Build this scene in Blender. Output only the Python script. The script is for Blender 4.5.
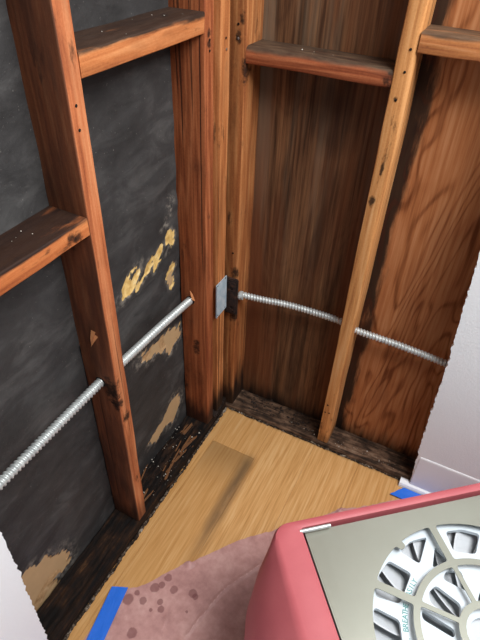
import bpy, bmesh, math, random
from mathutils import Vector, Matrix, noise
from mathutils.geometry import tessellate_polygon
random.seed(7)
scene = bpy.context.scene
for o in list(bpy.data.objects): bpy.data.objects.remove(o)
COL = scene.collection

# ------------------------------------------------------------------ camera
YAW, PITCH, ROLL, FPX = 0.4412, 0.6981, 0.0456, 527.67
fwd = Vector((-math.sin(YAW)*math.cos(PITCH), math.cos(YAW)*math.cos(PITCH), -math.sin(PITCH)))
rgt = Vector((math.cos(YAW), math.sin(YAW), 0)); upv = rgt.cross(fwd)
r2 = rgt*math.cos(ROLL)+upv*math.sin(ROLL); u2 = upv*math.cos(ROLL)-rgt*math.sin(ROLL)
cd = bpy.data.cameras.new('camera'); cam = bpy.data.objects.new('camera', cd); COL.objects.link(cam)
cd.sensor_fit = 'VERTICAL'; cd.sensor_height = 36; cd.sensor_width = 27; cd.lens = FPX/640*36
cd.clip_start = .02
m = Matrix((r2, u2, -fwd)).transposed().to_4x4(); m.translation = Vector((.6026, -1.1895, 1.5572))
cam.matrix_world = m
scene.camera = cam

# ------------------------------------------------------------------ light
w = bpy.data.worlds.new('world'); scene.world = w; w.use_nodes = True
w.node_tree.nodes['Background'].inputs[0].default_value = (.87, .94, 1, 1)
w.node_tree.nodes['Background'].inputs[1].default_value = .25
def area(name, loc, target, sx, sy, power, color):
    l = bpy.data.lights.new(name, 'AREA'); l.shape = 'RECTANGLE'; l.size = sx; l.size_y = sy; l.energy = power; l.color = color
    o = bpy.data.objects.new(name, l); COL.objects.link(o); o.location = loc
    o.rotation_euler = (Vector(target)-Vector(loc)).to_track_quat('-Z', 'Y').to_euler()
area('ceiling_light', (1.3, -.62, 2.45), (0.2, -.45, .6), 1.1, .85, 64, (.97, .98, 1))
scene.view_settings.view_transform = 'Standard'; scene.view_settings.look = 'None'
scene.view_settings.exposure = 0.0; scene.view_settings.gamma = 1
scene.view_settings.use_curve_mapping = False

# ------------------------------------------------------------------ node helper
def lin(c):
    if isinstance(c, str):
        c = c.lstrip('#'); c = tuple(int(c[i:i+2], 16)/255 for i in (0, 2, 4))
    return tuple((x/12.92 if x <= .04045 else ((x+.055)/1.055)**2.4) for x in c)+(1,)
class NT:
    def __init__(s, name):
        s.mat = bpy.data.materials.new(name); s.mat.use_nodes = True
        s.t = s.mat.node_tree; s.N = s.t.nodes; s.L = s.t.links
        s.b = s.N['Principled BSDF']; s._c = None
    def put(s, sock, v):
        if isinstance(v, bpy.types.NodeSocket): s.L.new(v, sock)
        else: sock.default_value = v
    def co(s):
        if s._c is None: s._c = s.N.new('ShaderNodeTexCoord').outputs['Object']
        return s._c
    def rnd(s): return s.N.new('ShaderNodeObjectInfo').outputs['Random']
    def shifted(s):
        n = s.N.new('ShaderNodeVectorMath'); n.operation = 'MULTIPLY_ADD'
        cb = s.N.new('ShaderNodeCombineXYZ'); r = s.rnd()
        for i in range(3): s.L.new(r, cb.inputs[i])
        s.L.new(cb.outputs[0], n.inputs[0]); n.inputs[1].default_value = (37, 53, 71); s.L.new(s.co(), n.inputs[2])
        return n.outputs[0]
    def xyz(s, v=None):
        n = s.N.new('ShaderNodeSeparateXYZ'); s.L.new(v or s.co(), n.inputs[0]); return n.outputs
    def sc(s, v, k):
        n = s.N.new('ShaderNodeVectorMath'); n.operation = 'MULTIPLY'; s.put(n.inputs[0], v); n.inputs[1].default_value = k; return n.outputs[0]
    def noise(s, v, scale=1, detail=4, rough=.55, dist=0):
        n = s.N.new('ShaderNodeTexNoise'); s.put(n.inputs['Vector'], v); n.inputs['Scale'].default_value = scale
        n.inputs['Detail'].default_value = detail; n.inputs['Roughness'].default_value = rough; n.inputs['Distortion'].default_value = dist
        return n.outputs['Fac']
    def m(s, op, a, b=0, c=0, clamp=False):
        n = s.N.new('ShaderNodeMath'); n.operation = op; n.use_clamp = clamp
        for i, v in enumerate((a, b, c)): s.put(n.inputs[i], v)
        return n.outputs[0]
    def ss(s, v, a, b, lo=0, hi=1):
        n = s.N.new('ShaderNodeMapRange'); n.interpolation_type = 'SMOOTHSTEP'
        s.put(n.inputs['Value'], v); s.put(n.inputs['From Min'], a); s.put(n.inputs['From Max'], b)
        n.inputs['To Min'].default_value = lo; n.inputs['To Max'].default_value = hi
        if not isinstance(a, bpy.types.NodeSocket) and not isinstance(b, bpy.types.NodeSocket) and a > b:
            n.inputs['From Min'].default_value = b; n.inputs['From Max'].default_value = a
            n.inputs['To Min'].default_value = hi; n.inputs['To Max'].default_value = lo
        return n.outputs[0]
    def ramp(s, v, stops):
        n = s.N.new('ShaderNodeValToRGB'); s.put(n.inputs[0], v); e = n.color_ramp.elements
        while len(e) < len(stops): e.new(.5)
        for i, (p, c) in enumerate(stops): e[i].position = p; e[i].color = lin(c)
        return n.outputs[0]
    def mix(s, f, a, b, mode='MIX'):
        n = s.N.new('ShaderNodeMix'); n.data_type = 'RGBA'; n.blend_type = mode
        s.put(n.inputs[0], f)
        for i, v in ((6, a), (7, b)): s.put(n.inputs[i], lin(v) if isinstance(v, (str,)) else v)
        return n.outputs[2]
    def attr(s, name):
        n = s.N.new('ShaderNodeAttribute'); n.attribute_name = name; return n.outputs['Fac']
    def done(s, color, rough=.7, bump=None, strength=.3, dist=.003, metal=0, spec=.5):
        s.put(s.b.inputs['Base Color'], lin(color) if isinstance(color, str) else color)
        s.put(s.b.inputs['Roughness'], rough); s.b.inputs['Metallic'].default_value = metal
        s.b.inputs['Specular IOR Level'].default_value = spec
        if bump is not None:
            n = s.N.new('ShaderNodeBump'); n.inputs['Strength'].default_value = strength; n.inputs['Distance'].default_value = dist
            s.L.new(bump, n.inputs['Height']); s.L.new(n.outputs[0], s.b.inputs['Normal'])
        return s.mat
def plain(name, c, rough=.6, metal=0, var=.12, scale=30, spec=.5):
    t = NT(name); n = t.noise(t.co(), scale, 5)
    k = t.m('MULTIPLY_ADD', n, var*2, 1-var)
    col = t.mix(1, c, k, 'MULTIPLY')
    return t.done(col, rough, n, .15, .001, metal, spec)

# aged framing lumber, grain along local z
def lumber(name, light, mid, dark, black_top=None, black_amt=.5, blotch=.45, blot='#2a120a', spots=(), side_tint=None):
    t = NT(name); v = t.shifted()
    fine = t.noise(t.sc(v, (110, 110, 3.4)), 1, 8, .66)
    low = t.noise(t.sc(v, (11, 11, .75)), 1, 2, .5)
    ring = t.m('SINE', t.m('MULTIPLY', low, 58)); ring = t.m('MULTIPLY_ADD', ring, .5, .5)
    ring = t.m('POWER', ring, 2.2)
    grit = t.noise(v, 240, 3, .6)
    kn = t.m('ADD', t.m('ADD', t.m('MULTIPLY', fine, .72), t.m('MULTIPLY', ring, .12)), t.m('MULTIPLY', grit, .16))
    c = t.ramp(kn, [(.28, dark), (.48, mid), (.72, light)])
    b = t.noise(t.sc(v, (14, 14, 3.4)), 1, 6, .62, .6)
    c = t.mix(t.ss(b, .48, .74, 0, blotch), c, blot)
    b2 = t.noise(t.sc(v, (30, 30, 9)), 1, 6, .66)                      # small mould and water marks
    c = t.mix(t.ss(b2, .60, .72, 0, .75), c, '#140d0a')
    crk = t.noise(t.sc(v, (120, 120, .9)), 1, 2, .5)                   # drying checks
    c = t.mix(t.ss(crk, .66, .72, 0, .75), c, '#180b06')
    pale = t.noise(t.sc(v, (22, 22, 6)), 1, 5, .6)
    c = t.mix(t.ss(pale, .62, .8, 0, .3), c, light)
    P = t.xyz(); wob3 = t.noise(v, 60, 4, .6)
    if side_tint is not None:                                              # darker brown tint mixed unevenly over the local -y face
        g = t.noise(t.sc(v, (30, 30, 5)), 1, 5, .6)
        c = t.mix(t.m('MULTIPLY', t.ss(P[1], .0030, .0012), t.ss(g, .25, .7, .55, .95)), c, side_tint)
    for (x, y, z, rx, ry, rz) in spots:
        d = None
        for q, ctr, rad in ((0, x, rx), (1, y, ry), (2, z, rz)):
            e = t.m('POWER', t.m('MULTIPLY', t.m('SUBTRACT', P[q], ctr), 1/rad), 2); d = e if d is None else t.m('ADD', d, e)
        d = t.m('ADD', d, t.m('MULTIPLY_ADD', wob3, 4.2, -2.1))
        c = t.mix(t.ss(d, 1.5, -.1, 0, .88), c, '#0e0806')
    if black_top is not None:
        z = P[2]; wob = t.noise(t.sc(v, (45, 45, 6)), 1, 4)
        h = t.m('ADD', z, t.m('MULTIPLY', wob, black_top*1.5))
        c = t.mix(t.ss(h, black_top*1.85, black_top*.95, 0, black_amt), c, '#0d0807')
    hgt = t.m('SUBTRACT', kn, t.m('MULTIPLY', t.ss(crk, .66, .72), .5))
    return t.done(c, .72, hgt, .5, .002, spec=.25)

M = {}
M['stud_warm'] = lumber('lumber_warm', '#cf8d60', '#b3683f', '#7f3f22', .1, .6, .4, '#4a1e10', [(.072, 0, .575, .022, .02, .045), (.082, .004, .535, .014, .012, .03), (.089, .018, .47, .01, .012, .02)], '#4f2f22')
M['stud_red'] = lumber('lumber_red', '#b87047', '#93502d', '#632a15', .14, .85, .5, '#35140a', [(.089, .017, 1.253, .01, .009, .010), (.089, .017, 1.232, .01, .009, .009), (.05, 0, .36, .012, .02, .03)])
M['stud_pale'] = lumber('lumber_pale', '#dca873', '#c48850', '#92582f', .05, .5, .22, '#6b3820', [(.012, 0, .935, .008, .01, .014), (.020, 0, 1.02, .004, .01, .02), (.017, 0, 1.175, .005, .01, .006)])
M['stud_strip'] = lumber('lumber_strip', '#cf8f5b', '#ac6a3b', '#74391b', .16, .95, .4, '#3a1a0d')
M['stud_corner'] = lumber('lumber_corner', '#c08552', '#9c5f34', '#6a3519', .2, .95, .5, '#2c140b', [(.055, 0, 1.18, .014, .03, .030), (.042, 0, 1.285, .008, .02, .014), (.034, 0, 1.245, .008, .02, .014), (.05, 0, .60, .02, .012, .022), (.05, 0, .43, .02, .012, .03)])
M['block_orange'] = lumber('lumber_block', '#cd8a57', '#b0693a', '#7a3d20', None, 0, .3, '#4a2313')
M['block_red'] = lumber('lumber_block_red', '#b06a44', '#8f4a2b', '#60290f', None, 0, .4, '#2a140c')

def dirty_top(base_name, light, mid, dark, axis, sign, lo, hi, dirt='#14110f', dirt2='#2f2721', spots=()):
    """lumber whose weathered upper face carries a layer of soot and dust"""
    m_ = lumber(base_name, light, mid, dark, None, 0, .35, '#35190e', spots)
    t = NT.__new__(NT); t.mat = m_; t.t = m_.node_tree; t.N = t.t.nodes; t.L = t.t.links; t.b = t.N['Principled BSDF']; t._c = None
    old = t.b.inputs['Base Color'].links[0].from_socket
    v = t.shifted(); p = t.xyz()[axis]
    wob = t.noise(t.sc(v, (40, 40, 8)), 1, 4)
    h = t.m('ADD', t.m('MULTIPLY', p, sign), t.m('MULTIPLY_ADD', wob, .024, -.012))
    d = t.ramp(t.noise(t.sc(v, (60, 60, 14)), 1, 5, .65), [(.35, dirt), (.68, dirt2)])
    c = t.mix(t.ss(h, lo, hi, 0, .95), old, d)
    t.L.new(c, t.b.inputs['Base Color'])
    return m_
# blocks along y: local y is up; blocks along x: local -x is up
M['blk_left'] = dirty_top('lumber_block_sooty', '#d08d5a', '#b56d3d', '#803f20', 1, 1, .030, .037)
M['blk_left2'] = dirty_top('lumber_block_black', '#cf8650', '#b06436', '#7a3a1c', 1, 1, .028, .036, '#0c0a09', '#1e1916', [(.088, .018, .045, .02, .012, .013), (.088, .012, .03, .02, .012, .014)])
M['blk_right'] = dirty_top('lumber_block_worn', '#b9714a', '#95502f', '#672d16', 0, -1, -.014, -.002, '#2b211a', '#594938', [(.02, 0, .345, .03, .1, .022)])
M['blk_right2'] = dirty_top('lumber_block_worn_pale', '#c98d60', '#b0703f', '#84482a', 0, -1, -.009, -.001, '#3a2c21', '#6b5540')

def rotten(name, a, b, c, d):
    t = NT(name); v = t.shifted()
    n = t.noise(t.sc(v, (70, 70, 6)), 1, 7, .68, .5); n2 = t.noise(v, 22, 5, .6)
    k = t.m('ADD', t.m('MULTIPLY', n, .6), t.m('MULTIPLY', n2, .4))
    col = t.ramp(k, [(.36, a), (.47, b), (.57, c), (.72, d)])
    return t.done(col, .85, n, .8, .006, spec=.2)
M['rot_left'] = rotten('rotten_wood_black', '#060505', '#120c09', '#2a1a10', '#6b4a2c')
M['rot_right'] = rotten('rotten_wood_grey', '#120d0a', '#3b2b20', '#6b5240', '#97806a')

# ------------------------------------------------------------------ mesh helpers
def link(name, me, mat=None, parent=None, loc=(0, 0, 0), rot=(0, 0, 0)):
    o = bpy.data.objects.new(name, me); COL.objects.link(o); o.location = loc; o.rotation_euler = rot
    if mat is not None:
        if not me.materials: me.materials.append(mat)
    if parent is not None: o.parent = parent
    return o
def mesh(name, vs, fs, smooth=False):
    me = bpy.data.meshes.new(name); me.from_pydata(vs, [], fs); me.update()
    if smooth:
        for p in me.polygons: p.use_smooth = True
    return me
def tag(o, label, cat, group=None):
    o['label'] = label; o['category'] = cat
    if group: o['group'] = group
    return o
def struct(o): o['kind'] = 'structure'; return o
def empty(name, loc=(0, 0, 0), rotz=0):
    o = bpy.data.objects.new(name, None); COL.objects.link(o); o.location = loc; o.rotation_euler = (0, 0, rotz); return o
def beam_mesh(wx, wy, L, r=.003, n=None, jit=.0008, seed=0, worn=()):
    """lofted timber along z with rounded arrises and slightly wandering faces; worn = corner ids with a larger wane"""
    n = n or max(4, int(L/.025)); vs = []; fs = []
    cs = [(r, r, 180), (wx-r, r, 270), (wx-r, wy-r, 0), (r, wy-r, 90)]
    ring = None
    for i in range(n+1):
        z = L*i/n
        pts = []
        for ci in range(4):
            rr = r
            if ci in worn: rr = r*(2.5+2*noise.noise((ci*9+seed, z*7, 1.3)))
            cx = rr if ci in (0, 3) else wx-rr; cy = rr if ci in (0, 1) else wy-rr
            a0 = cs[ci][2]
            for k in range(4):
                a = math.radians(a0+30*k)
                pts.append((cx+rr*math.cos(a), cy+rr*math.sin(a)))
        base = len(vs)
        for (x, y) in pts:
            jx = jit*noise.noise((x*30+seed*3.1, y*30, z*9)); jy = jit*noise.noise((x*30, y*30+seed*1.7, z*9+40))
            vs.append((x+jx*2, y+jy*2, z))
        q = len(pts)
        if i:
            for k in range(q):
                fs.append((base-q+k, base-q+(k+1) % q, base+(k+1) % q, base+k))
    q = 16
    fs.append(tuple(range(q))[::-1]); fs.append(tuple(n*q+k for k in range(q)))
    me = mesh('timber', vs, fs)
    for p in me.polygons:
        if len(p.vertices) == 4: p.use_smooth = True
    me.set_sharp_from_angle(angle=math.radians(40)) if hasattr(me, 'set_sharp_from_angle') else None
    return me
def stud(name, x0, x1, y0, y1, z0, z1, mat, seed, worn=(), parent=None):
    return link(name, beam_mesh(x1-x0, y1-y0, z1-z0, seed=seed, worn=worn), mat, parent, (x0, y0, z0))
def along_x(name, x0, x1, y0, y1, z0, z1, mat, seed, **k):
    return link(name, beam_mesh(z1-z0, y1-y0, x1-x0, seed=seed, **k), mat, None, (x0, y0, z1), (0, math.pi/2, 0))
def along_y(name, ystart, yend, x0, x1, z0, z1, mat, seed, **k):
    return link(name, beam_mesh(x1-x0, z1-z0, ystart-yend, seed=seed, **k), mat, None, (x0, ystart, z0), (math.pi/2, 0, 0))
def box_mesh(x0, x1, y0, y1, z0, z1, bev=0):
    bm = bmesh.new(); bmesh.ops.create_cube(bm, size=1)
    for v in bm.verts: v.co = Vector(((x0+x1)/2+v.co.x*(x1-x0), (y0+y1)/2+v.co.y*(y1-y0), (z0+z1)/2+v.co.z*(z1-z0)))
    if bev: bmesh.ops.bevel(bm, geom=list(bm.edges), offset=bev, segments=2, affect='EDGES')
    me = bpy.data.meshes.new('box'); bm.to_mesh(me); bm.free(); return me
def plate_mesh(loops, z0, z1, to3=lambda x, y, z: (x, y, z), smooth=False):
    """flat plate with holes: loops[0] outline, others holes; solid between z0 and z1"""
    tri = tessellate_polygon([[Vector((a, b, 0)) for a, b in lp] for lp in loops])
    flat = [p for lp in loops for p in lp]; n = len(flat)
    vs = [to3(a, b, z1) for a, b in flat]+[to3(a, b, z0) for a, b in flat]; fs = []
    for t in tri:
        a, b, c = (flat[i] for i in t)
        s = (b[0]-a[0])*(c[1]-a[1])-(b[1]-a[1])*(c[0]-a[0])
        t = tuple(t) if s > 0 else tuple(t)[::-1]
        fs.append(t); fs.append(tuple(i+n for i in t[::-1]))
    k = 0
    for lp in loops:
        q = len(lp)
        for i in range(q):
            j = (i+1) % q
            fs.append((k+i, k+j, k+j+n, k+i+n))
        k += q
    me = mesh('plate', vs, fs)
    bm = bmesh.new(); bm.from_mesh(me); bmesh.ops.recalc_face_normals(bm, faces=bm.faces); bm.to_mesh(me); bm.free()
    return me
def disc_mesh(r, h, n=10, dome=.3):
    vs = []; fs = []
    for (rr, z) in ((r, 0), (r, h*(1-dome)), (r*.6, h)):
        vs += [(rr*math.cos(2*math.pi*k/n), rr*math.sin(2*math.pi*k/n), z) for k in range(n)]
    for l in range(2):
        for k in range(n): fs.append((l*n+k, l*n+(k+1) % n, (l+1)*n+(k+1) % n, (l+1)*n+k))
    fs.append(tuple(2*n+k for k in range(n)))
    return mesh('disc', vs, fs)

D = .089
Z_L, Z_R = .055, .032          # tops of the two sole plates
TOP = 2.2

# ------------------------------------------------------------------ floor of wide oak-coloured planks
t = NT('plank_floor'); v = t.shifted()
fine = t.noise(t.sc(v, (150, 5, 150)), 1, 6, .62); mid_ = t.noise(t.sc(v, (26, 1.6, 26)), 1, 3, .5)
ring = t.m('MULTIPLY_ADD', t.m('SINE', t.m('MULTIPLY', mid_, 60)), .5, .5)
k = t.m('ADD', t.m('MULTIPLY', fine, .8), t.m('MULTIPLY', ring, .08))
c = t.ramp(k, [(.25, '#b07e46'), (.45, '#cb9a60'), (.7, '#dcb480')])
c = t.mix(t.m('MULTIPLY', t.rnd(), .3), c, '#a9763a')
P = t.xyz(); wob = t.noise(t.sc(t.co(), (22, 7, 1)), 1, 5, .6)
# grey water stain along one joint and on the end of one plank
dx = t.m('ABSOLUTE', t.m('SUBTRACT', P[0], .182))
streak = t.m('MULTIPLY', t.ss(t.m('ADD', dx, t.m('MULTIPLY', wob, .05)), .062, .022), t.m('MULTIPLY', t.ss(P[1], -.66, -.36), t.ss(P[1], -.13, -.2)))
patch = t.m('MULTIPLY', t.m('MULTIPLY', t.ss(P[1], -.36, -.17), t.ss(P[1], -.158, -.161)), t.m('MULTIPLY', t.ss(P[0], .029, .031), t.ss(P[0], .196, .194)))
c = t.mix(t.m('MULTIPLY', streak, t.ss(wob, .3, .62, .55, .95)), c, '#5a4634')
c = t.mix(t.m('MULTIPLY', patch, .5), c, '#7a5f3c')
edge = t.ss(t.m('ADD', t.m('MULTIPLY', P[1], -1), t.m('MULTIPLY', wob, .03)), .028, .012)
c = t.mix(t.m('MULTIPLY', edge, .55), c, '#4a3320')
M['plank'] = t.done(c, .42, k, .12, .001, spec=.4)
M['subfloor'] = plain('subfloor', '#5a4632', .9)
floor = struct(link('floor', box_mesh(-.0, 2.4, -2.4, -.0, -.05, -.0125), M['subfloor']))
rows = [(-.004, .0300, []), (.0304, .1953, [-.16, -1.1]), (.1957, .3608, [-.74]), (.3612, .5262, [-.98]), (.5266, .6917, [-.6]), (.6921, .8571, [-1.2]),
        (.858, 1.022, [-.4]), (1.0235, 1.1875, [-.9])]
for x0, x1, js in rows:
    ys = [0.006]+js+[-1.9]
    for a, b in zip(ys[:-1], ys[1:]):
        if a-b < .06: continue
        link('plank', box_mesh(x0, x1, b+.0003, a-.0003, -.0125, random.uniform(-.0005, 0), .0009), M['plank'], floor)

# ------------------------------------------------------------------ left wall: black building felt over a tan base coat, lapped and torn
tears = [  # y, z, radius y, radius z, slope, kind(0 yellow,1 tan,2 scuff)
    (-.365, .782, .042, .022, .35, 0), (-.325, .768, .026, .014, .3, 0), (-.285, .787, .018, .018, .5, 0), (-.240, .797, .026, .018, .4, 0), (-.185, .818, .020, .022, .3, 0),
    (-.186, .705, .016, .032, .3, 0), (-.182, .672, .010, .010, 0, 0), (-.18, .92, .02, .014, .3, 2), (-.20, .88, .02, .01, .6, 2),
    (-.255, .492, .105, .030, -.25, 1), (-.20, .455, .035, .028, 0, 1), (-.16, .485, .02, .01, .2, 0),
    (-.225, .165, .055, .052, .2, 1), (-.30, .140, .06, .022, .2, 1),
    (-.835, .150, .085, .060, -.55, 1), (-.875, .10, .055, .05, 0, 1), (-.86, .05, .05, .03, 0, 1)]
def tear_field(y, z):
    best = -1; kind = 0
    g = y*.8+z*.6; h = z*.8-y*.6                                        # fibres tear along a slant
    wx = .016*noise.fractal((g*18, h*52, 2.1), 1, 2, 5); wz = .020*noise.fractal((g*18+9, h*52, 7.7), 1, 2, 5)
    frag = noise.fractal((y*45, z*45, 4.4), 1, 2, 4)
    for (ty, tz, ry, rz, sl, k_) in tears:
        dy = y-ty+wx; dz = z-tz-sl*dy*-1*-1+wz
        d = 1-math.sqrt((dy/ry)**2+(dz/rz)**2)
        if k_ == 0: d = d*.85+.30*frag+.05
        else: d += .10*frag
        if d > best: best = d; kind = k_
    return best, kind
def felt_sheet(name, z0, z1, x, parent, seed):
    y0, y1 = -1.25, .088; st = .0055
    ny = int((y1-y0)/st); nz = int((z1-z0)/st); vs = []; fs = []; T = []; Y = []; S = []
    for j in range(nz+1):
        z = z0+(z1-z0)*j/nz
        for i in range(ny+1):
            y = y0+(y1-y0)*i/ny
            d, kd = tear_field(y, z)
            wr = .0045*abs(noise.noise((y*4+z*3, z*11-y*3, seed)))+.0016*noise.noise((y*19, z*13, seed+5))
            wr += .0022*max(0, 1-abs(((y*1.0-z*.55+.06*noise.noise((y*4, z*4, 3))) % .19)-.095)/.008)*max(0, noise.noise((y*5, z*5, 11)))
            tr = max(0, min(1, (d+.03)/.10)) if kd < 2 else 0
            lapw = 0
            if z-z0 < .02 and z0 > .5: lapw = .003*noise.noise((y*11, 0, 4))
            xx = x+wr+lapw-.0035*tr
            vs.append((xx, y, z + (.006*noise.noise((y*14, 3, seed)) if j == 0 and z0 > .5 else 0)))
            T.append(tr); Y.append(1.0 if kd == 0 else 0.0)
            S.append(max(0, min(1, (d+.55)/.6)) if d > -.55 else 0)
    q = ny+1
    for j in range(nz):
        for i in range(ny):
            a = j*q+i; fs.append((a, a+1, a+q+1, a+q))
    me = mesh(name, vs, fs, True)
    for an, arr in (('tear', T), ('yellow', Y), ('scuff', S)):
        at = me.attributes.new(an, 'FLOAT', 'POINT'); at.data.foreach_set('value', arr)
    return link(name, me, M['felt'], parent)
t = NT('building_felt'); v = t.co()
n1 = t.noise(v, 6, 6, .6); n2 = t.noise(v, 90, 4, .6); n3 = t.noise(t.sc(v, (1, 2, 5.5)), 4, 5, .65, .8)
k = t.m('ADD', t.m('MULTIPLY', n1, .5), t.m('MULTIPLY', n3, .5))
c = t.ramp(k, [(.34, '#242221'), (.5, '#343231'), (.66, '#4c4a48')])
sp = t.noise(v, 210, 2, .5); c = t.mix(t.ss(sp, .70, .78, 0, .5), c, '#8b867e')
sm = t.noise(t.sc(v, (1, 1, 3)), 14, 6, .7); c = t.mix(t.ss(sm, .62, .8, 0, .3), c, '#77726b')
c = t.mix(t.m('MULTIPLY', t.m('MULTIPLY', t.attr('scuff'), t.ss(t.noise(v, 55, 6, .7), .42, .62)), .55), c, '#a39a8c')
tan = t.ramp(t.noise(v, 42, 6, .65), [(.3, '#8a6843'), (.55, '#b8946a'), (.75, '#cfb592')])
yel = t.ramp(t.noise(v, 60, 5, .6), [(.3, '#b58d4a'), (.55, '#dcb873'), (.8, '#ead3a0')])
c = t.mix(t.ss(t.attr('tear'), .35, .65), c, t.mix(t.attr('yellow'), tan, yel))
M['felt'] = t.done(c, .68, t.m('ADD', n2, n1), .35, .003, spec=.35)
M['basecoat'] = plain('tan_base_coat', '#b3936a', .9)
wall_left = struct(link('wall_left', box_mesh(-.135, -.0945, -1.9, .13, -.05, TOP), M['basecoat']))
felt_sheet('felt_sheet', .738, 1.9, -.0875, wall_left, 1.0)
felt_sheet('felt_sheet', .0, .80, -.0925, wall_left, 4.0)

# ------------------------------------------------------------------ right wall: two plywood sheets
def ply(name, dark):
    t = NT(name); v = t.co(); P = t.xyz()
    fine = t.noise(t.sc(v, (120, 120, 4)), 1, 6, .62)
    low = t.noise(t.sc(v, (6, 6, 1.7)), 1, 2, .5, .7)
    con = t.m('MULTIPLY_ADD', t.m('SINE', t.m('MULTIPLY', low, 80)), .5, .5); con = t.m('POWER', con, 3)
    k = t.m('ADD', t.m('MULTIPLY', fine, .75), t.m('MULTIPLY', t.m('SUBTRACT', 1, con), .03 if dark else .16))
    if dark:
        c = t.ramp(k, [(.28, '#452c1c'), (.5, '#7d573a'), (.72, '#a8835a')])
        st = t.noise(t.sc(v, (30, 30, 1.1)), 1, 5, .6)
        c = t.mix(t.ss(st, .48, .66, 0, .7), c, '#20160f')
        gr = t.noise(t.sc(v, (17, 17, .9)), 1, 4, .6)
        up = t.ss(P[2], .55, 1.1, .12, .75)
        c = t.mix(t.m('MULTIPLY', t.ss(gr, .42, .66), up), c, '#7d6e5b')
        red = t.noise(t.sc(v, (9, 9, .8)), 1, 3)
        c = t.mix(t.ss(red, .42, .66, 0, .7), c, '#6b3a1f')
        kz = t.noise(v, 5, 3); ell = t.m('ADD', t.m('POWER', t.m('MULTIPLY', t.m('SUBTRACT', P[0], .235), 8), 2), t.m('POWER', t.m('MULTIPLY', t.m('SUBTRACT', P[2], 1.12), 6), 2))
        c = t.mix(t.ss(t.m('ADD', ell, t.m('MULTIPLY', kz, .8)), .95, .35, 0, .6), c, '#140e0b')
    else:
        c = t.ramp(k, [(.28, '#74401f'), (.48, '#a2653c'), (.72, '#bd8459')])
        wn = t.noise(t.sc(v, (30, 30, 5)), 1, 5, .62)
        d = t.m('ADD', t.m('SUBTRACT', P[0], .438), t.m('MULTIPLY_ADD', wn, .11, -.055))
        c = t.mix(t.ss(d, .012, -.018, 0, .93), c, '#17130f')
        bl = t.noise(t.sc(v, (6, 6, 1.6)), 1, 4)
        c = t.mix(t.ss(bl, .5, .75, 0, .4), c, '#5a2a14'); c = t.mix(t.m('MULTIPLY', t.ss(con, .5, .95, 0, .34), t.ss(t.noise(t.sc(v, (9, 9, 5)), 1, 3), .35, .65)), c, '#54240f')
    wb = t.noise(t.sc(v, (40, 40, 5)), 1, 4)
    c = t.mix(t.ss(t.m('ADD', P[2], t.m('MULTIPLY', wb, .16)), .2, .07, 0, .95), c, '#0c0806')
    return t.done(c, .75, k, .3, .002, spec=.2)
M['ply_dark'] = ply('plywood_weathered', True); M['ply_warm'] = ply('plywood_warm', False)
M['backing'] = plain('backing_boards', '#4a3524', .9)
wall_right = struct(link('wall_right', box_mesh(-.135, 2.2, .104, .14, -.05, TOP), M['backing']))
link('plywood_panel', box_mesh(-.0885, .3845, .089, .103, .0, 2.1, .001), M['ply_dark'], wall_right)
link('plywood_panel', box_mesh(.3865, 1.606, .089, .103, .0, 2.1, .001), M['ply_warm'], wall_right)

# ------------------------------------------------------------------ sole plates (rotted)
def rough_plate(name, L, wx, wy, mat, rough, seed, loc, rot, flip=False):
    """timber along local z; upper face eaten away by rot"""
    n = int(L/.008); q1 = 22; vs = []; fs = []
    for i in range(n+1):
        z = L*i/n; ring = []
        for k in range(q1+1):
            a = k/q1; x = wx*a
            e = rough(x/wx, z)*(.6*abs(noise.fractal((x*55+seed, z*9, 1), 1, 2, 5))+.4*abs(noise.noise((x*160, z*30, seed))))
            ring.append((x, wy-e, z))
        eb = rough(.5, z)*.3*noise.noise((seed, z*30, 8))
        ring += [(wx+eb, wy*.55, z), (wx+eb*.5, 0, z), (0, 0, z)]
        b = len(vs); vs += ring; q = len(ring)
        if i:
            for k in range(q): fs.append((b-q+k, b+k, b+(k+1) % q, b-q+(k+1) % q))
    fs.append(tuple(range(q))); fs.append(tuple(range(n*q, n*q+q))[::-1])
    if flip: vs = [(wx-x, y, z) for x, y, z in vs]
    me = mesh('plate', vs, fs, True)
    bm = bmesh.new(); bm.from_mesh(me); bmesh.ops.recalc_face_normals(bm, faces=bm.faces); bm.to_mesh(me); bm.free()
    return link(name, me, mat, None, loc, rot)
spl = rough_plate('sole_plate', 1.6, D-.004, Z_L+.04, M['rot_left'], lambda a, z: .028 if .16 < z < .52 else .008, 3, (-D+.001, -.0, -.04), (math.pi/2, 0, 0))
tag(spl, 'blackened rotten sole plate under the studs along the black felt wall', 'sole plate')
# right plate along +x : map local (x,y,z)->(z, D-x, y)
spr = rough_plate('sole_plate', 1.4, D-.003, Z_R+.04, M['rot_right'], lambda a, z: .009, 8, (-.088, .001, -.04), (math.pi/2, 0, math.pi/2), True)
tag(spr, 'grey weathered sole plate lying below the plywood wall', 'sole plate')

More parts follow.
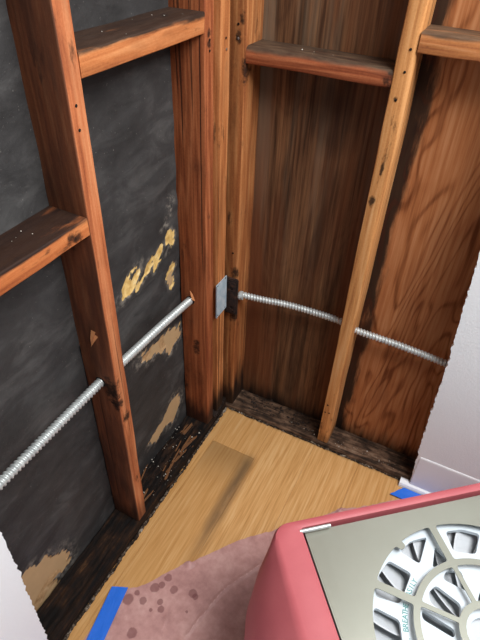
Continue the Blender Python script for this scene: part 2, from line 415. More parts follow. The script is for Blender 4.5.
# ------------------------------------------------------------------ studs
ns = bpy.data.meshes.new('nail'); M['nail'] = plain('nail_iron', '#191512', .6, .6); M['zinc'] = plain('nail_zinc', '#b9b7b0', .35, .9)
nail_me = disc_mesh(.0028, .0012); nail_me.materials.append(M['nail'])
nail_sh = disc_mesh(.003, .0016); nail_sh.materials.append(M['zinc'])
def nails(parent, face, pts, me=nail_me):
    for p in pts:
        o = link('nail', me, None, parent)
        rot = (0, math.pi/2, 0) if face == 'x' else (math.pi/2, 0, 0)
        o.rotation_euler = rot; o.location = Vector(p)-parent.location
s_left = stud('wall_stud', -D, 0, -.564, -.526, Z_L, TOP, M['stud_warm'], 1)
tag(s_left, 'reddish stud standing against black felt, pierced by thick conduit', 'stud')
nails(s_left, 'x', [(.0002, -.548, 1.275), (.0002, -.549, 1.237)])
s_end = stud('wall_stud', -D, 0, -.144, -.106, Z_L, TOP, M['stud_red'], 2)
tag(s_end, 'broad dark red corner stud where the felt wall ends', 'stud')
nails(s_end, 'x', [(.0002, -.125, 1.294), (.0002, -.125, 1.273)])
s_fill = stud('filler_stud', -D, -.030, -.106, -.076, Z_L, TOP, M['stud_red'], 3)
tag(s_fill, 'narrow recessed filler strip between two corner studs', 'stud')
s_mid = stud('wall_stud', -D, -.0005, -.076, -.031, Z_L, TOP, M['stud_strip'], 4)
tag(s_mid, 'narrow corner stud behind the silver nail plate', 'stud')
nails(s_mid, 'x', [(.0002, -.052, 1.285)])
nails(s_mid, 'x', [(.0002, -.049, 1.262)], nail_sh)
s_cr = stud('wall_stud', -.028, .0246, 0, D-.0005, Z_R, TOP, M['stud_corner'], 5)
tag(s_cr, 'corner stud with pale side, touching the weathered plywood', 'stud')
nails(s_cr, 'y', [(.004, -.0002, 1.305), (.008, -.0002, .70)]); nails(s_cr, 'y', [(.004, -.0002, 1.276)], nail_sh)
s_r = stud('wall_stud', .366, .404, 0, D-.0005, Z_R, TOP, M['stud_pale'], 6, worn=(1,))
tag(s_r, 'pale orange stud standing between the two plywood sheets', 'stud')
nails(s_r, 'y', [(.389, -.0002, 1.262), (.391, -.0002, 1.305), (.383, -.0002, 1.205), (.378, -.0002, .222), (.374, -.0002, .185), (.388, -.0002, .187)])

# ------------------------------------------------------------------ blocking
b1 = along_y('fire_block', -.1445, -.5255, -D+.001, -.0005, 1.308, 1.348, M['blk_left'], 11)
tag(b1, 'orange fire block high between two studs on felt wall, sooty top', 'blocking')
b2 = along_y('fire_block', -.5645, -1.02, -D+.001, -.0005, 1.050, 1.087, M['blk_left2'], 12)
tag(b2, 'orange fire block with soot-black top at left edge of photo', 'blocking')
b3 = along_x('fire_block', .0250, .3655, .0005, D-.001, 1.2255, 1.2625, M['blk_right'], 13, worn=(0,), r=.004)
tag(b3, 'worn reddish fire block between corner stud and pale stud', 'blocking')
b4 = along_x('fire_block', .4045, .80, .0005, D-.001, 1.300, 1.338, M['blk_right2'], 14)
tag(b4, 'pale orange fire block at top right, beyond the pale stud', 'blocking')

# ------------------------------------------------------------------ flexible steel conduit
t = NT('galvanised_steel'); n = t.noise(t.co(), 60, 4)
M['steel'] = t.done(t.ramp(n, [(.3, '#b0b4b2'), (.7, '#d2d5d1')]), .40, n, .05, .001, .45)
def spline(pts, step):
    P_ = [Vector(p) for p in pts]; P_ = [P_[0]*2-P_[1]]+P_+[P_[-1]*2-P_[-2]]; out = []
    for i in range(1, len(P_)-2):
        a, b, c_, d = P_[i-1:i+3]; n_ = max(2, int((c_-b).length/step))
        for k_ in range(n_):
            t_ = k_/n_
            out.append(.5*((2*b)+(c_-a)*t_+(2*a-5*b+4*c_-d)*t_*t_+(3*b-a-3*c_+d)*t_**3))
    out.append(P_[-2]); return out
def conduit(name, pts, R, pitch, parent=None):
    path = spline(pts, .0013); nv = 20; vs = []; fs = []; s = 0
    T = (path[1]-path[0]).normalized(); nrm = T.orthogonal().normalized()
    for i, p in enumerate(path):
        if i: s += (p-path[i-1]).length
        T = (path[min(i+1, len(path)-1)]-path[max(i-1, 0)]).normalized()
        nrm = (nrm-T*nrm.dot(T)).normalized(); bn = T.cross(nrm); b = len(vs)
        for k_ in range(nv):
            a = 2*math.pi*k_/nv; ph = 2*math.pi*s/pitch-a
            rr = R*(.87+.13*math.copysign(abs(math.sin(ph))**.6, math.sin(ph)))
            vs.append(tuple(p+nrm*rr*math.cos(a)+bn*rr*math.sin(a)))
        if i:
            for k_ in range(nv): fs.append((b-nv+k_, b-nv+(k_+1) % nv, b+(k_+1) % nv, b+k_))
    fs.append(tuple(range(nv))[::-1]); fs.append(tuple(range(b, b+nv)))
    return link(name, mesh(name, vs, fs, True), M['steel'], parent)
cL = conduit('flexible_conduit', [(-.042, -1.15, .648), (-.043, -.869, .646), (-.045, -.567, .643), (-.046, -.48, .635), (-.054, -.28, .612), (-.057, -.135, .594)], .0118, .0096)
tag(cL, 'ribbed silver conduit crossing the black felt through the reddish stud', 'conduit')
cR = conduit('flexible_conduit', [(.036, .012, .548), (.10, .024, .545), (.20, .040, .546), (.346, .045, .545), (.404, .045, .531), (.54, .046, .527), (.70, .046, .516), (.82, .046, .505)], .0112, .0096)
tag(cR, 'ribbed silver conduit running across the plywood wall to white drywall', 'conduit')

# dark bored holes and splinter on the left studs
M['char'] = plain('charred_hole', '#0a0706', .95)
def ring_mesh(r0, r1, h, n=20):
    vs = []; fs = []
    for k_ in range(n):
        a = 2*math.pi*k_/n; j = 1+.12*noise.noise((k_*1.3, r0*100, 2))
        vs += [(r0*math.cos(a), r0*math.sin(a), h), (r1*j*math.cos(a), r1*j*math.sin(a), h*.3), (r1*j*math.cos(a), r1*j*math.sin(a), -h)]
    for k_ in range(n):
        a = 3*k_; b = 3*((k_+1) % n); fs += [(a, a+1, b+1, b), (a+1, a+2, b+2, b+1)]
    return mesh('bored_hole', vs, fs)
for par, loc in ((s_left, (-.0455, -.5642, .643)), (s_left, (-.0455, -.5258, .639)), (s_end, (-.0567, -.1442, .595))):
    o = link('bored_hole', ring_mesh(.0105, .0142, .0007), M['char'], par); o.location = Vector(loc)-par.location; o.rotation_euler = (math.pi/2 if loc[1] != -.5258 else -math.pi/2, 0, 0)
M['fresh'] = plain('fresh_torn_wood', '#d08a58', .8, var=.25, scale=80)
def splinter(parent, loc, L, w_, rot, name='splinter'):
    vs = [(-w_, 0, 0), (w_, 0, 0), (w_*.5, .35*w_, L*.6), (0, 0, L), (-w_*.7, .3*w_, L*.5), (0, -.8*w_, L*.2), (0, -.5*w_, L*.6)]
    fs = [(0, 5, 1), (0, 4, 6, 5), (5, 6, 2, 1), (4, 3, 6), (6, 3, 2), (0, 1, 2, 3, 4)]
    o = link(name, mesh(name, vs, fs), M['fresh'], parent); o.location = Vector(loc)-parent.location; o.rotation_euler = rot
splinter(s_end, (-.044, -.146, .600), .045, .006, (.25, -.1, 0))
splinter(s_left, (-.036, -.566, .806), .045, .006, (math.pi-.1, .2, 0)); splinter(s_left, (-.029, -.566, .795), .04, .004, (math.pi-.15, .45, 0))

# ------------------------------------------------------------------ nail plate and junction box in the corner
t = NT('bright_steel_plate'); n = t.noise(t.co(), 45, 4)
M['bright'] = t.done(t.ramp(n, [(.3, '#b4c9d4'), (.7, '#dbe6ec')]), .4, n, .05, .001, .35)
def rrect(x0, x1, y0, y1, r, k_=5):
    out = []
    for cx, cy, a0 in ((x1-r, y1-r, 0), (x0+r, y1-r, 90), (x0+r, y0+r, 180), (x1-r, y0+r, 270)):
        for i in range(k_+1):
            a = math.radians(a0+90*i/k_); out.append((cx+r*math.cos(a), cy+r*math.sin(a)))
    return out
def circ(cx, cy, r, n_=12): return [(cx+r*math.cos(2*math.pi*i/n_), cy+r*math.sin(2*math.pi*i/n_)) for i in range(n_)]
npl = empty('nail_plate', (.0006, -.058, .572))
hol = [circ(-.024, .056, .0035), circ(.024, .056, .0035), circ(-.024, -.056, .0035), circ(.024, -.056, .0035)]
link('plate', plate_mesh([rrect(-.032, .032, -.062, .062, .003)]+hol, 0, .002, lambda a, b, z: (z, a, b)), M['bright'], npl)
o = link('flange', box_mesh(0, .005, -.0335, -.0315, -.061, .061, .0006), M['bright'], npl)
for hx in (-.024, .024):
    for hz in (-.056, .056):
        o = link('screw', disc_mesh(.003, .0015), M['nail'], npl); o.location = (.0004, hx, hz); o.rotation_euler = (0, math.pi/2, 0)
tag(npl, 'bright silver steel nail plate fixed upright at the wall corner', 'nail plate')
t = NT('rusted_box'); n = t.noise(t.co(), 70, 6, .65)
M['rust'] = t.done(t.ramp(n, [(.3, '#0d0806'), (.52, '#2a1710'), (.75, '#5a3826')]), .85, n, .6, .003, .2)
jb = empty('junction_box', (.010, -.001, .545))
link('box_body', box_mesh(-.022, .022, -.013, .0008, -.068, .068, .003), M['rust'], jb)
lid = link('cover', plate_mesh([rrect(-.018, .018, -.060, .060, .005), circ(.004, .035, .007), circ(.006, -.038, .007)], 0, .0022, lambda a, b, z: (a, -.0132-z, b)), M['rust'], jb)
for (sx, sz) in ((-.010, .05), (.012, -.052), (-.011, -.045)):
    o = link('screw', disc_mesh(.0035, .002), M['nail'], jb); o.location = (sx, -.0152, sz); o.rotation_euler = (math.pi/2, 0, 0)
o = link('connector', mesh('connector', *(lambda n_, prof: ([(x, r*math.cos(2*math.pi*k/n_), r*math.sin(2*math.pi*k/n_)) for x, r in prof for k in range(n_)],
        [(l*n_+k, l*n_+(k+1) % n_, (l+1)*n_+(k+1) % n_, (l+1)*n_+k) for l in range(len(prof)-1) for k in range(n_)]+[tuple(range((len(prof)-1)*n_, len(prof)*n_))]))(
        14, [(.0, .013), (.004, .0145), (.008, .0145), (.009, .0125), (.015, .0125)])), M['steel'], jb)
o.location = (.0205, .008, .003)
tag(jb, 'charred rusty junction box beside the silver nail plate', 'junction box')

# ------------------------------------------------------------------ drywall remnants, baseboard
t = NT('white_painted_drywall'); n = t.noise(t.co(), 140, 5, .6); n2 = t.noise(t.co(), 14, 4)
M['drywall'] = t.done(t.mix(t.m('MULTIPLY', n2, .18), '#eff1f2', '#e0e4e7'), .75, n, .45, .002, spec=.3)
M['trimpaint'] = plain('white_trim_paint', '#eef0f1', .5, var=.03)
def jag(pts, n_, amp, seed):
    out = []
    for (a, b), (c_, d) in zip(pts[:-1], pts[1:]):
        k_ = max(1, int(math.hypot(c_-a, d-b)/n_))
        for i in range(k_):
            u = i/k_; x = a+(c_-a)*u; z = b+(d-b)*u
            j = amp*(noise.noise((x*90+seed, z*90, 0))+.8*noise.noise((x*300, z*300, seed)))
            out.append((x+j, z))
    out.append(pts[-1]); return out
e = jag([(.705, .004), (.700, .07), (.690, .2), (.683, .32), (.674, .55), (.669, .62), (.654, .83), (.648, .92), (.646, 1.1), (.648, 1.5), (.65, 2.15)], .006, .004, 2)
dwr = link('drywall_sheet', plate_mesh([e+[(1.9, 2.15), (1.9, .004)]], 0, .0125, lambda a, b, z: (a, -.0005-z, b)), M['drywall'])
tag(dwr, 'white drywall remnant with ragged cut edge beside the plywood', 'drywall')
e = jag([(-.955, .06), (-.949, .122), (-.944, .287), (-.937, .469), (-.934, .621), (-.930, .8), (-.925, 1.2), (-.93, 2.15)], .006, .004, 5)
dwl = link('drywall_sheet', plate_mesh([e+[(-1.9, 2.15), (-1.9, .06)]], 0, .0125, lambda a, b, z: (.0005+z, a, b)), M['drywall'])
tag(dwl, 'white drywall remnant at lower left, edge torn beside black felt', 'drywall')
prof = [(-.0132, .004), (-.0132, .168), (-.0145, .168), (-.0160, .163), (-.0163, .155), (-.0163, .004)]
def extr_x(prof, x0, x1, cap=True):
    n_ = len(prof); vs = [(x0, y, z) for y, z in prof]+[(x1, y, z) for y, z in prof]
    fs = [(k_, (k_+1) % n_, n_+(k_+1) % n_, n_+k_) for k_ in range(n_)]+[tuple(range(n_))[::-1], tuple(range(n_, 2*n_))]
    return mesh('moulding', vs, fs)
bb = struct(link('baseboard_right', extr_x(prof, .7035, 1.9), M['trimpaint']))
sh = [(-.001, .001)]+[(-.001-.018*math.sin(math.radians(a))*1.0-.008, .001+.022*math.cos(math.radians(a))) for a in range(0, 91, 15)]+[(-.027, .001)]
shoe_vs = []
struct(link('trim_1', extr_x([(-.001, .001), (-.001, .020), (-.008, .0235), (-.016, .022), (-.0225, .017), (-.0255, .009), (-.0265, .001)], .672, 1.9), M['trimpaint']))

# ------------------------------------------------------------------ pink floor paper and blue tape
t = NT('rosin_paper'); v = t.co(); P = t.xyz()
n1 = t.noise(v, 12, 5, .6); n2 = t.noise(v, 55, 5, .65)
c = t.ramp(t.m('ADD', t.m('MULTIPLY', n1, .6), t.m('MULTIPLY', n2, .4)), [(.35, '#a27670'), (.5, '#b58881'), (.68, '#c9a097')])
for (x, y, r) in [(.136, -.687, .014), (.088, -.748, .016), (.127, -.732, .011), (.155, -.646, .012), (.187, -.666, .012), (.240, -.650, .013), (.250, -.655, .009), (.171, -.712, .009), (.184, -.728, .010), (.160, -.742, .005), (.148, -.813, .014), (.150, -.672, .010), (.10, -.722, .008), (.25, -.70, .004)]:
    d = t.m('SQRT', t.m('ADD', t.m('POWER', t.m('SUBTRACT', P[0], x), 2), t.m('POWER', t.m('SUBTRACT', P[1], y), 2)))
    d = t.m('ADD', d, t.m('MULTIPLY_ADD', n2, .008, -.004))
    c = t.mix(t.ss(d, r*1.08, r*.8, 0, .62), c, '#6b3a3a')
c = t.mix(t.ss(t.attr('crease'), .45, .9, 0, .55), c, '#d9b3aa')
M['paper'] = t.done(c, .5, n2, .3, .002, spec=.4)
edge_pts = [(.046, -.738), (.075, -.722), (.107, -.693), (.14, -.640), (.178, -.583), (.192, -.574), (.24, -.508), (.286, -.447), (.344, -.390), (.41, -.325), (.477, -.258), (.526, -.205), (.60, -.150), (.676, -.084), (.72, -.045), (.80, -.030), (1.9, -.030)]
def edge_y(x):
    for (a, b), (c_, d) in zip(edge_pts[:-1], edge_pts[1:]):
        if a <= x <= c_: return b+(d-b)*(x-a)/(c_-a)
    return edge_pts[0][1] if x < edge_pts[0][0] else -.03
crease = [(.372, -.49), (.356, -.52), (.318, -.59), (.303, -.636), (.290, -.70), (.284, -.745), (.262, -.79)]
crease2 = [(.205, -.735), (.215, -.765), (.240, -.775)]
def seg_d(p, pl):
    b = 9
    for a, c_ in zip(pl[:-1], pl[1:]):
        ax, ay = a; bx, by = c_; dx, dy = bx-ax, by-ay; u = max(0, min(1, ((p[0]-ax)*dx+(p[1]-ay)*dy)/(dx*dx+dy*dy)))
        b = min(b, math.hypot(p[0]-ax-u*dx, p[1]-ay-u*dy))
    return b
vs = []; fs = []; cr = []; nx, nr = 260, 110
xs = [.046+(1.0-.046)*(i/nx) for i in range(nx+1)]+[1.2, 1.5, 1.9]
for x in xs:
    ye = edge_y(x)+.006*noise.noise((x*60, 1, 1))+.003*noise.noise((x*230, 5, 1))
    for j in range(nr+1):
        u = (j/nr); y = ye+(-2.0-ye)*(u**2.2)
        wx = .004*noise.noise((x*40, y*40, 1))
        dd = min(seg_d((x+wx, y), crease), seg_d((x+wx, y), crease2)+.0015)
        k_ = max(0, 1-dd/.0045)
        z = .0022+.0012*noise.noise((x*13, y*13, 2))+.004*k_
        z += .010*max(0, 1-math.hypot(x-.186, y+.582)/.018)+.014*max(0, 1-math.hypot(x-.53, y+.208)/.035)*(.5+abs(noise.noise((x*90, y*90, 7))))
        vs.append((x, y, max(.0012, z))); cr.append(k_)
q = nr+1
for i in range(len(xs)-1):
    for j in range(nr): a = i*q+j; fs.append((a, a+1, a+q+1, a+q))
me = mesh('floor_paper', vs, fs, True); at = me.attributes.new('crease', 'FLOAT', 'POINT'); at.data.foreach_set('value', cr)
bm = bmesh.new(); bm.from_mesh(me)
if sum(f.normal.z for f in bm.faces) < 0: bmesh.ops.reverse_faces(bm, faces=bm.faces)
bm.to_mesh(me); bm.free()
pp = link('floor_paper', me, M['paper'])
tag(pp, 'pinkish red protective paper with dark water spots, covering the floor', 'floor paper')
M['tape'] = plain('blue_masking_tape', '#1d68d2', .55, var=.10, scale=60)
def tape(name, corners, z, seed):
    (a, b, c_, d) = [Vector((x, y, 0)) for x, y in corners]; n_ = 24; vs = []; fs = []
    for lay in (0, 1):
        for i in range(n_+1):
            u = i/n_
            for k_ in range(7):
                w_ = k_/6; p = a.lerp(b, w_).lerp(d.lerp(c_, w_), u)
                zz = z+.0012*noise.noise((p.x*50, p.y*50, seed))+(0 if lay else .0008)
                if i in (0, n_): p = p+(c_-b).normalized()*.003*noise.noise((w_*7, i, seed))
                vs.append((p.x, p.y, zz))
    m_ = 7*(n_+1)
    for i in range(n_):
        for k_ in range(6):
            p = i*7+k_; fs.append((p, p+1, p+8, p+7)); fs.append((p+m_, p+m_+7, p+m_+8, p+m_+1))
    for i in range(n_):
        p = i*7; fs += [(p, p+7, p+7+m_, p+m_), (p+6, p+6+m_, p+13+m_, p+13)]
    for k_ in range(6): fs += [(k_, k_+m_, k_+1+m_, k_+1), (n_*7+k_, n_*7+k_+1, n_*7+k_+1+m_, n_*7+k_+m_)]
    me = mesh(name, vs, fs)
    bm = bmesh.new(); bm.from_mesh(me); bmesh.ops.recalc_face_normals(bm, faces=bm.faces); bm.to_mesh(me); bm.free()
    return link(name, me, M['tape'])
tp = tape('masking_tape', [(.0285, -.742), (.070, -.722), (.200, -1.45), (.155, -1.46)], .0052, 1)
tag(tp, 'strip of blue masking tape along left edge of pink paper', 'tape')
tp2 = tape('masking_tape', [(.690, -.0285), (.655, -.074), (1.3, -.075), (1.3, -.0285)], .0062, 4)
tag(tp2, 'blue masking tape on the floor below the white baseboard', 'tape')

# ------------------------------------------------------------------ crumbs of plaster and rotten wood
def crumbs(name, spots, mat, n_, smin, smax, label, cat, seed):
    rng = random.Random(seed); vs = []; fs = []
    for _ in range(n_):
        (x0, y0, z0), (x1, y1, z1), spread = rng.choice(spots); u = rng.random()
        c_ = Vector((x0+(x1-x0)*u+rng.uniform(-1, 1)*spread, y0+(y1-y0)*u+rng.uniform(-1, 1)*spread, z0+(z1-z0)*u))
        s = smin+(smax-smin)*rng.random()**2.5; b = len(vs)
        dirs = [(1, 0, 0), (-1, 0, 0), (0, 1, 0), (0, -1, 0), (0, 0, 1), (0, 0, -.4)]
        for d in dirs: vs.append(tuple(c_+Vector(d)*s*rng.uniform(.5, 1.2)+Vector((0, 0, s*.3))))
        for f in ((0, 2, 4), (2, 1, 4), (1, 3, 4), (3, 0, 4), (2, 0, 5), (1, 2, 5), (3, 1, 5), (0, 3, 5)): fs.append(tuple(i+b for i in f))
    o = link(name, mesh(name, vs, fs), mat); tag(o, label, cat); o['kind'] = 'stuff'; return o
M['plaster'] = plain('plaster_crumb', '#bfb8ab', .9, var=.3)
M['rotcrumb'] = plain('rot_crumb', '#2c2019', .95, var=.5, scale=150)
M['rotcrumb2'] = plain('rot_chip', '#6b4526', .95, var=.4, scale=150)
crumbs('plaster_crumbs', [((.02, .004, .001), (.18, .004, .001), .004), ((.02, .006, .001), (.70, .004, .001), .005), ((.25, .02, Z_R), (.66, .02, Z_R), .015), ((.003, -.04, .004), (.003, -.60, .004), .004),
        ((-.03, -.20, Z_L), (-.03, -.52, Z_L), .03), ((-.08, -.42, Z_L+.01), (-.08, -.2, Z_L+.01), .008)], M['plaster'], 200, .0007, .0036, 'pale plaster crumbs scattered along the edge of the wooden floor', 'debris', 1)
crumbs('rot_crumbs', [((-.002, -.02, .002), (-.002, -1.0, .002), .004), ((-.045, -.16, Z_L-.01), (-.045, -.52, Z_L-.01), .04), ((.0, .003, .0), (.7, .003, .0), .006), ((0, .05, Z_R), (.35, .05, Z_R), .04), ((-.02, -.02, Z_L), (.0, -.1, Z_L), .015)], M['rotcrumb'], 900, .0015, .0062, 'dark crumbs of rotten wood lying along both sole plates', 'debris', 2)
rng = random.Random(5); ch = []
for i in range(26):
    y = rng.uniform(-.5, -.17); x = rng.uniform(-.075, -.008); L = rng.uniform(.02, .09); w_ = rng.uniform(.002, .006)
    b = [(-w_, 0, 0), (w_, 0, 0), (w_*.8, L, 0), (-w_*.4, L*1.1, 0)]; hh = w_*rng.uniform(.5, 1.2)
    a = rng.gauss(0, .16); z = Z_L-.016+rng.uniform(0, .012)
    me = mesh('wood_chip', [(p[0], p[1], 0) for p in b]+[(p[0]*.6, p[1]*.95+.002, hh) for p in b], [(0, 3, 2, 1), (4, 5, 6, 7), (0, 1, 5, 4), (1, 2, 6, 5), (2, 3, 7, 6), (3, 0, 4, 7)])
    o = link('rot_fibre', me, M['rotcrumb2'], spl)
    o.parent = spl; o.matrix_parent_inverse = Matrix(); 
    Wm = Matrix.Translation((x, y, z)) @ Matrix.Rotation(a, 4, 'Z') @ Matrix.Rotation(rng.uniform(-.08, .08), 4, 'X')
    P0 = Matrix.Translation((-D+.001, -.0, -.04)) @ Matrix.Rotation(math.pi/2, 4, 'X')
    o.matrix_local = P0.inverted() @ Wm
t = NT('dirt_crust'); v = t.co(); n = t.noise(v, 130, 6, .7); n2 = t.noise(v, 24, 4, .6)
M['crust'] = t.done(t.ramp(t.m('ADD', t.m('MULTIPLY', n, .6), t.m('MULTIPLY', n2, .4)), [(.38, '#0f0b08'), (.5, '#33281f'), (.58, '#77695a'), (.68, '#b5aa9a')]), .95, n, .8, .004, spec=.2)
def crust(p0, p1, w0, h0, seed):
    a = Vector(p0); b = Vector(p1); d = (b-a); L = d.length; d.normalize(); sd = Vector((-d.y, d.x, 0)); n_ = int(L/.003); vs = []; fs = []; m_ = 9
    for i in range(n_+1):
        s_ = L*i/n_; ww = w0*(.55+.9*abs(noise.noise((s_*35, seed, 0)))+.5*noise.noise((s_*120, seed, 3))); off = .004*noise.noise((s_*18, seed, 5))
        for k_ in range(m_):
            th = math.pi*k_/(m_-1); hh = h0*math.sin(th)*(.35+1.1*abs(noise.noise((s_*90, k_*1.1, seed)))+.5*abs(noise.noise((s_*25, k_, seed+9))))
            vs.append(tuple(a+d*s_+sd*(off+ww*math.cos(th))+Vector((0, 0, hh))))
        if i:
            b_ = i*m_
            for k_ in range(m_-1): fs.append((b_-m_+k_, b_-m_+k_+1, b_+k_+1, b_+k_))
    me = mesh('dirt_crust', vs, fs, True); bm = bmesh.new(); bm.from_mesh(me)
    if sum(f.normal.z for f in bm.faces) < 0: bmesh.ops.reverse_faces(bm, faces=bm.faces)
    bm.to_mesh(me); bm.free(); o = link('dirt_crust', me, M['crust']); o['kind'] = 'stuff'; return o
tag(crust((.001, -.004, -.001), (.001, -1.1, -.001), .0062, .009, 1), 'ragged grey and black dirt crust between floor planks and felt wall', 'dirt')
tag(crust((.012, .001, -.001), (.68, .001, -.001), .0060, .009, 6), 'ragged whitish dirt crust between floor planks and plywood wall', 'dirt')
specks = crumbs('white_specks', [((-.06, -.60, 1.087), (-.02, -.85, 1.087), .02), ((-.05, -.2, 1.348), (-.03, -.5, 1.348), .03), ((.06, .04, 1.2625), (.33, .05, 1.2625), .03)], M['plaster'], 16, .0008, .0022, 'tiny white specks of plaster on top of the fire blocks', 'debris', 9)

# ------------------------------------------------------------------ red air scrubber
EX = Vector((.762, .647, 0)); ang = math.atan2(.647, .762)
AS = empty('air_scrubber', (.479, -.581, 0), ang)       # local +x along the far edge, local -y towards the camera
tag(AS, 'red plastic air scrubber with grey metal top and round grille', 'air scrubber')
t = NT('red_moulded_plastic'); n = t.noise(t.co(), 9, 4); n2 = t.noise(t.co(), 300, 2)
M['red'] = t.done(t.ramp(n, [(.3, '#b0555a'), (.7, '#bd6266')]), .5, n2, .12, .001, spec=.4)
t = NT('brushed_grey_metal'); n = t.noise(t.sc(t.co(), (3, 3, 3)), 1, 5); n2 = t.noise(t.sc(t.co(), (220, 8, 8)), 1, 3)
M['panel'] = t.done(t.ramp(n, [(.3, '#8d8d80'), (.7, '#9c9d90')]), t.m('MULTIPLY_ADD', n2, .12, .34), n2, .03, .001, .45)
M['white_plastic'] = plain('white_plastic', '#d3dce1', .45, var=.04)
M['grey_plastic'] = plain('grey_plastic', '#c3c6c8', .5, var=.08)
M['dark'] = plain('dark_void', '#3a3837', .8)
M['teal'] = plain('teal_print', '#3f8f86', .6, var=.05)
def outline(x0, x1, y0, y1, r, b):
    """rounded rectangle, long sides bulging by b; y here grows towards the camera"""
    pts = []; kc, ks = 8, 10
    def arc(cx, cy, a0):
        for i in range(kc+1):
            a = math.radians(a0+90*i/kc); pts.append((cx+r*math.cos(a), cy+r*math.sin(a)))
    def side(p, q_, ax):
        for i in range(1, ks):
            u = i/ks; pts.append((p[0]+(q_[0]-p[0])*u, p[1]+(q_[1]-p[1])*u))
    arc(x0+r, y0+r, 180); side((x0+r, y0), (x1-r, y0), 0); arc(x1-r, y0+r, 270); side((x1, y0+r), (x1, y1-r), 1)
    arc(x1-r, y1-r, 0); side((x1-r, y1), (x0+r, y1), 0); arc(x0+r, y1-r, 90); side((x0, y1-r), (x0, y0+r), 1)
    out = []
    for x, y in pts:
        s = math.sin(math.pi*max(0, min(1, (y-y0)/(y1-y0)))); e_ = (x-(x0+x1)/2)/((x1-x0)/2)
        out.append((x+b*s*e_, y))
    return out
PZ = .440                                           # panel height
lev = [(.012, outline(-.07, .69, .0, .58, .10, .05)), (.035, outline(-.085, .705, -.022, .60, .11, .075)), (.25, outline(-.088, .708, -.028, .605, .11, .080)),
       (.36, outline(-.080, .70, -.027, .60, .09, .062)), (.415, outline(-.066, .686, -.024, .595, .06, .032)), (.444, outline(-.057, .677, -.0225, .592, .04, .012)), (.4525, outline(-.052, .672, -.019, .588, .035, .008)),
       (.455, outline(-.045, .665, -.014, .582, .03, .005)), (.4555, outline(.006, .614, -.004, .572, .008, 0)), (.4535, outline(.0095, .6105, -.0005, .5685, .005, 0)), (PZ-.012, outline(.0105, .6095, .0005, .5675, .005, 0))]
vs = []; fs = []
for z, ol in lev: vs += [(x, -y, z) for x, y in ol]
q = len(lev[0][1])
for l in range(len(lev)-1):
    for k_ in range(q): fs.append((l*q+k_, (l+1)*q+k_, (l+1)*q+(k_+1) % q, l*q+(k_+1) % q))
fs.append(tuple(range(q)))
me = mesh('housing', vs, fs, True)
bm = bmesh.new(); bm.from_mesh(me); bmesh.ops.recalc_face_normals(bm, faces=bm.faces); bm.to_mesh(me); bm.free()
me.set_sharp_from_angle(angle=math.radians(38))
link('housing', me, M['red'], AS)
CX, CY = .31, .285; RO, RI, RH = .232, .145, .058
def P2(r, deg): a = math.radians(deg); return (CX+r*math.cos(a), CY+r*math.sin(a))   # deg in (x, toward-camera) frame
def rounded(poly, rad, k_=4):
    out = []; n_ = len(poly)
    for i in range(n_):
        a, b, c_ = Vector(poly[i-1]), Vector(poly[i]), Vector(poly[(i+1) % n_])
        r_ = min(rad, (a-b).length*.45, (c_-b).length*.45); p = b+(a-b).normalized()*r_; q_ = b+(c_-b).normalized()*r_
        for j in range(k_+1):
            u = j/k_; out.append(tuple(p*(1-u)**2+b*2*u*(1-u)+q_*u*u))
    return out
def sector(r0, r1, a0, a1, w_, n_=10, notch=False):
    """opening between two rings and two spokes; w_ = half spoke width"""
    o_ = []
    e0, e1 = math.degrees(w_/r1), math.degrees(w_/r0)
    for i in range(n_+1):
        a = a0+e0+(a1-a0-2*e0)*i/n_
        o_.append(P2(r1, a))
    for i in range(n_+1):
        a = a1-e1-(a1-a0-2*e1)*i/n_
        o_.append(P2(r0, a))
    if notch:
        i = n_//2; o_[i] = P2(r1-.014, a0+e0+(a1-a0-2*e0)*(i/n_)); j = P2(r1-.014, a0+e0+(a1-a0-2*e0)*((i+.9)/n_)); o_.insert(i+1, j)
        o_.insert(i, P2(r1, a0+e0+(a1-a0-2*e0)*(i/n_-.002))); o_.insert(i+3, P2(r1, a0+e0+(a1-a0-2*e0)*((i+.905)/n_)))
    return o_
SP0, NS = 269, 7; st = 360/NS
holes = []
for k_ in range(NS):
    a0 = SP0+st*k_; a1 = a0+st
    holes.append(rounded(sector(RI+.007, RO, a0, a1, .0080, notch=(k_ == NS-1)), .006, 2))
    holes.append(rounded(sector(RH+.006, RI-.0065, a0, a1, .0050), .006, 2))
holes.append(circ(CX, CY, RH-.008, 24))
flip = lambda a, b, z: (a, -b, z)
pn = link('top_panel', plate_mesh([rrect(.0165, .6035, .006, .562, .004)]+holes, PZ, PZ+.0022, flip), M['panel'], AS)
link('latch_pin', mesh('pin', *(lambda n_: ([(.004+.072*l, -.0065-.0045*math.cos(2*math.pi*k/n_), PZ+.012+.0045*math.sin(2*math.pi*k/n_)) for l in (0, 1) for k in range(n_)],
     [(k, (k+1) % n_, n_+(k+1) % n_, n_+k) for k in range(n_)]+[tuple(range(n_))[::-1], tuple(range(n_, 2*n_))]))(12)), M['steel'], AS)
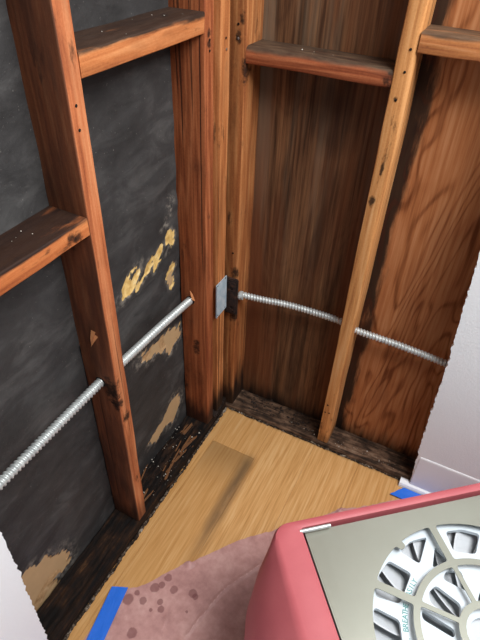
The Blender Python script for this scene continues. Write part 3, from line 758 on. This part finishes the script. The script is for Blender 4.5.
# white guard below the panel: ring, zigzag web, lettered ring, inner web
gh = []
for base in (0, 90, 180, 270):
    R_ = lambda pts, rad=.008: gh.append(rounded([P2(r, d+base) for r, d in pts], rad, 4))
    R_([(.227, 236), (.231, 225), (.226, 213.5), (.176, 214.5), (.172, 226), (.177, 239)])
    R_([(.222, 245), (.226, 255), (.220, 265.5), (.178, 249)])
    R_([(.158, 255), (.160, 272), (.196, 267)])
    R_([(.226, 208), (.230, 198), (.224, 188), (.177, 188), (.174, 204)])
    # inner web
    R_([(.131, 235), (.129, 246), (.074, 254), (.062, 238), (.062, 222), (.120, 227)])
    R_([(.132, 217.5), (.066, 207), (.070, 193), (.130, 209)])
    R_([(.141, 264), (.136, 277), (.088, 277), (.130, 256)])
gd = link('fan_guard', plate_mesh([circ(CX, CY, .255, 72)]+gh+[circ(CX, CY, .040, 24)], PZ-.028, PZ-.018, flip), M['white_plastic'], AS)
for ch_, i in zip('ME. BREATHE EASILY', range(18)):
    if ch_ == ' ': continue
    cu = bpy.data.curves.new('letter', 'FONT'); cu.body = ch_; cu.size = .0150; cu.align_x = 'CENTER'; cu.extrude = .0002
    to = bpy.data.objects.new('letter', cu); COL.objects.link(to)
    dg = bpy.context.evaluated_depsgraph_get(); me = bpy.data.meshes.new_from_object(to.evaluated_get(dg)); bpy.data.objects.remove(to)
    me.materials.clear(); me.materials.append(M['teal'])
    dgr = 187+2.85*i; x, y = P2(.1590, dgr); o = link('letter', me, None, gd)
    o.location = (x, -y, PZ-.0176)
    o.rotation_euler = (0, 0, math.atan2(-(y-CY), x-CX)-math.pi/2)
# curved vanes underneath and the dark bowl
def vane(k_, n_):
    a0 = 360*k_/n_; vs = []; fs = []; m_ = 10
    for i in range(m_+1):
        u = i/m_; r = .05+.205*u; a = a0+26*u
        p = P2(r, a); tx = math.radians(a+90); wv = .014+.046*u; dx, dy = math.cos(tx)*wv, math.sin(tx)*wv
        q_ = (p[0]+dx, p[1]+dy)
        vs += [(p[0], -p[1], PZ-.034), (p[0]+dx*.09, -(p[1]+dy*.09), PZ-.034), (q_[0]+dx*.09, -(q_[1]+dy*.09), PZ-.056), (q_[0], -q_[1], PZ-.056)]
        if i:
            b = 4*i
            for j in range(4): fs.append((b-4+j, b-4+(j+1) % 4, b+(j+1) % 4, b+j))
    fs.append((3, 2, 1, 0)); fs.append(tuple(4*m_+j for j in range(4)))
    me = mesh('vane', vs, fs); bm = bmesh.new(); bm.from_mesh(me); bmesh.ops.recalc_face_normals(bm, faces=bm.faces); bm.to_mesh(me); bm.free()
    return me
for k_ in range(26): link('vane', vane(k_, 26), M['grey_plastic'], AS)
link('hub', plate_mesh([circ(CX, CY, .052, 28)], PZ-.065, PZ-.032, flip), M['grey_plastic'], AS)
link('bowl', plate_mesh([rrect(.012, .608, .002, .566, .004)], PZ-.072, PZ-.066, flip), M['grey_plastic'], AS)
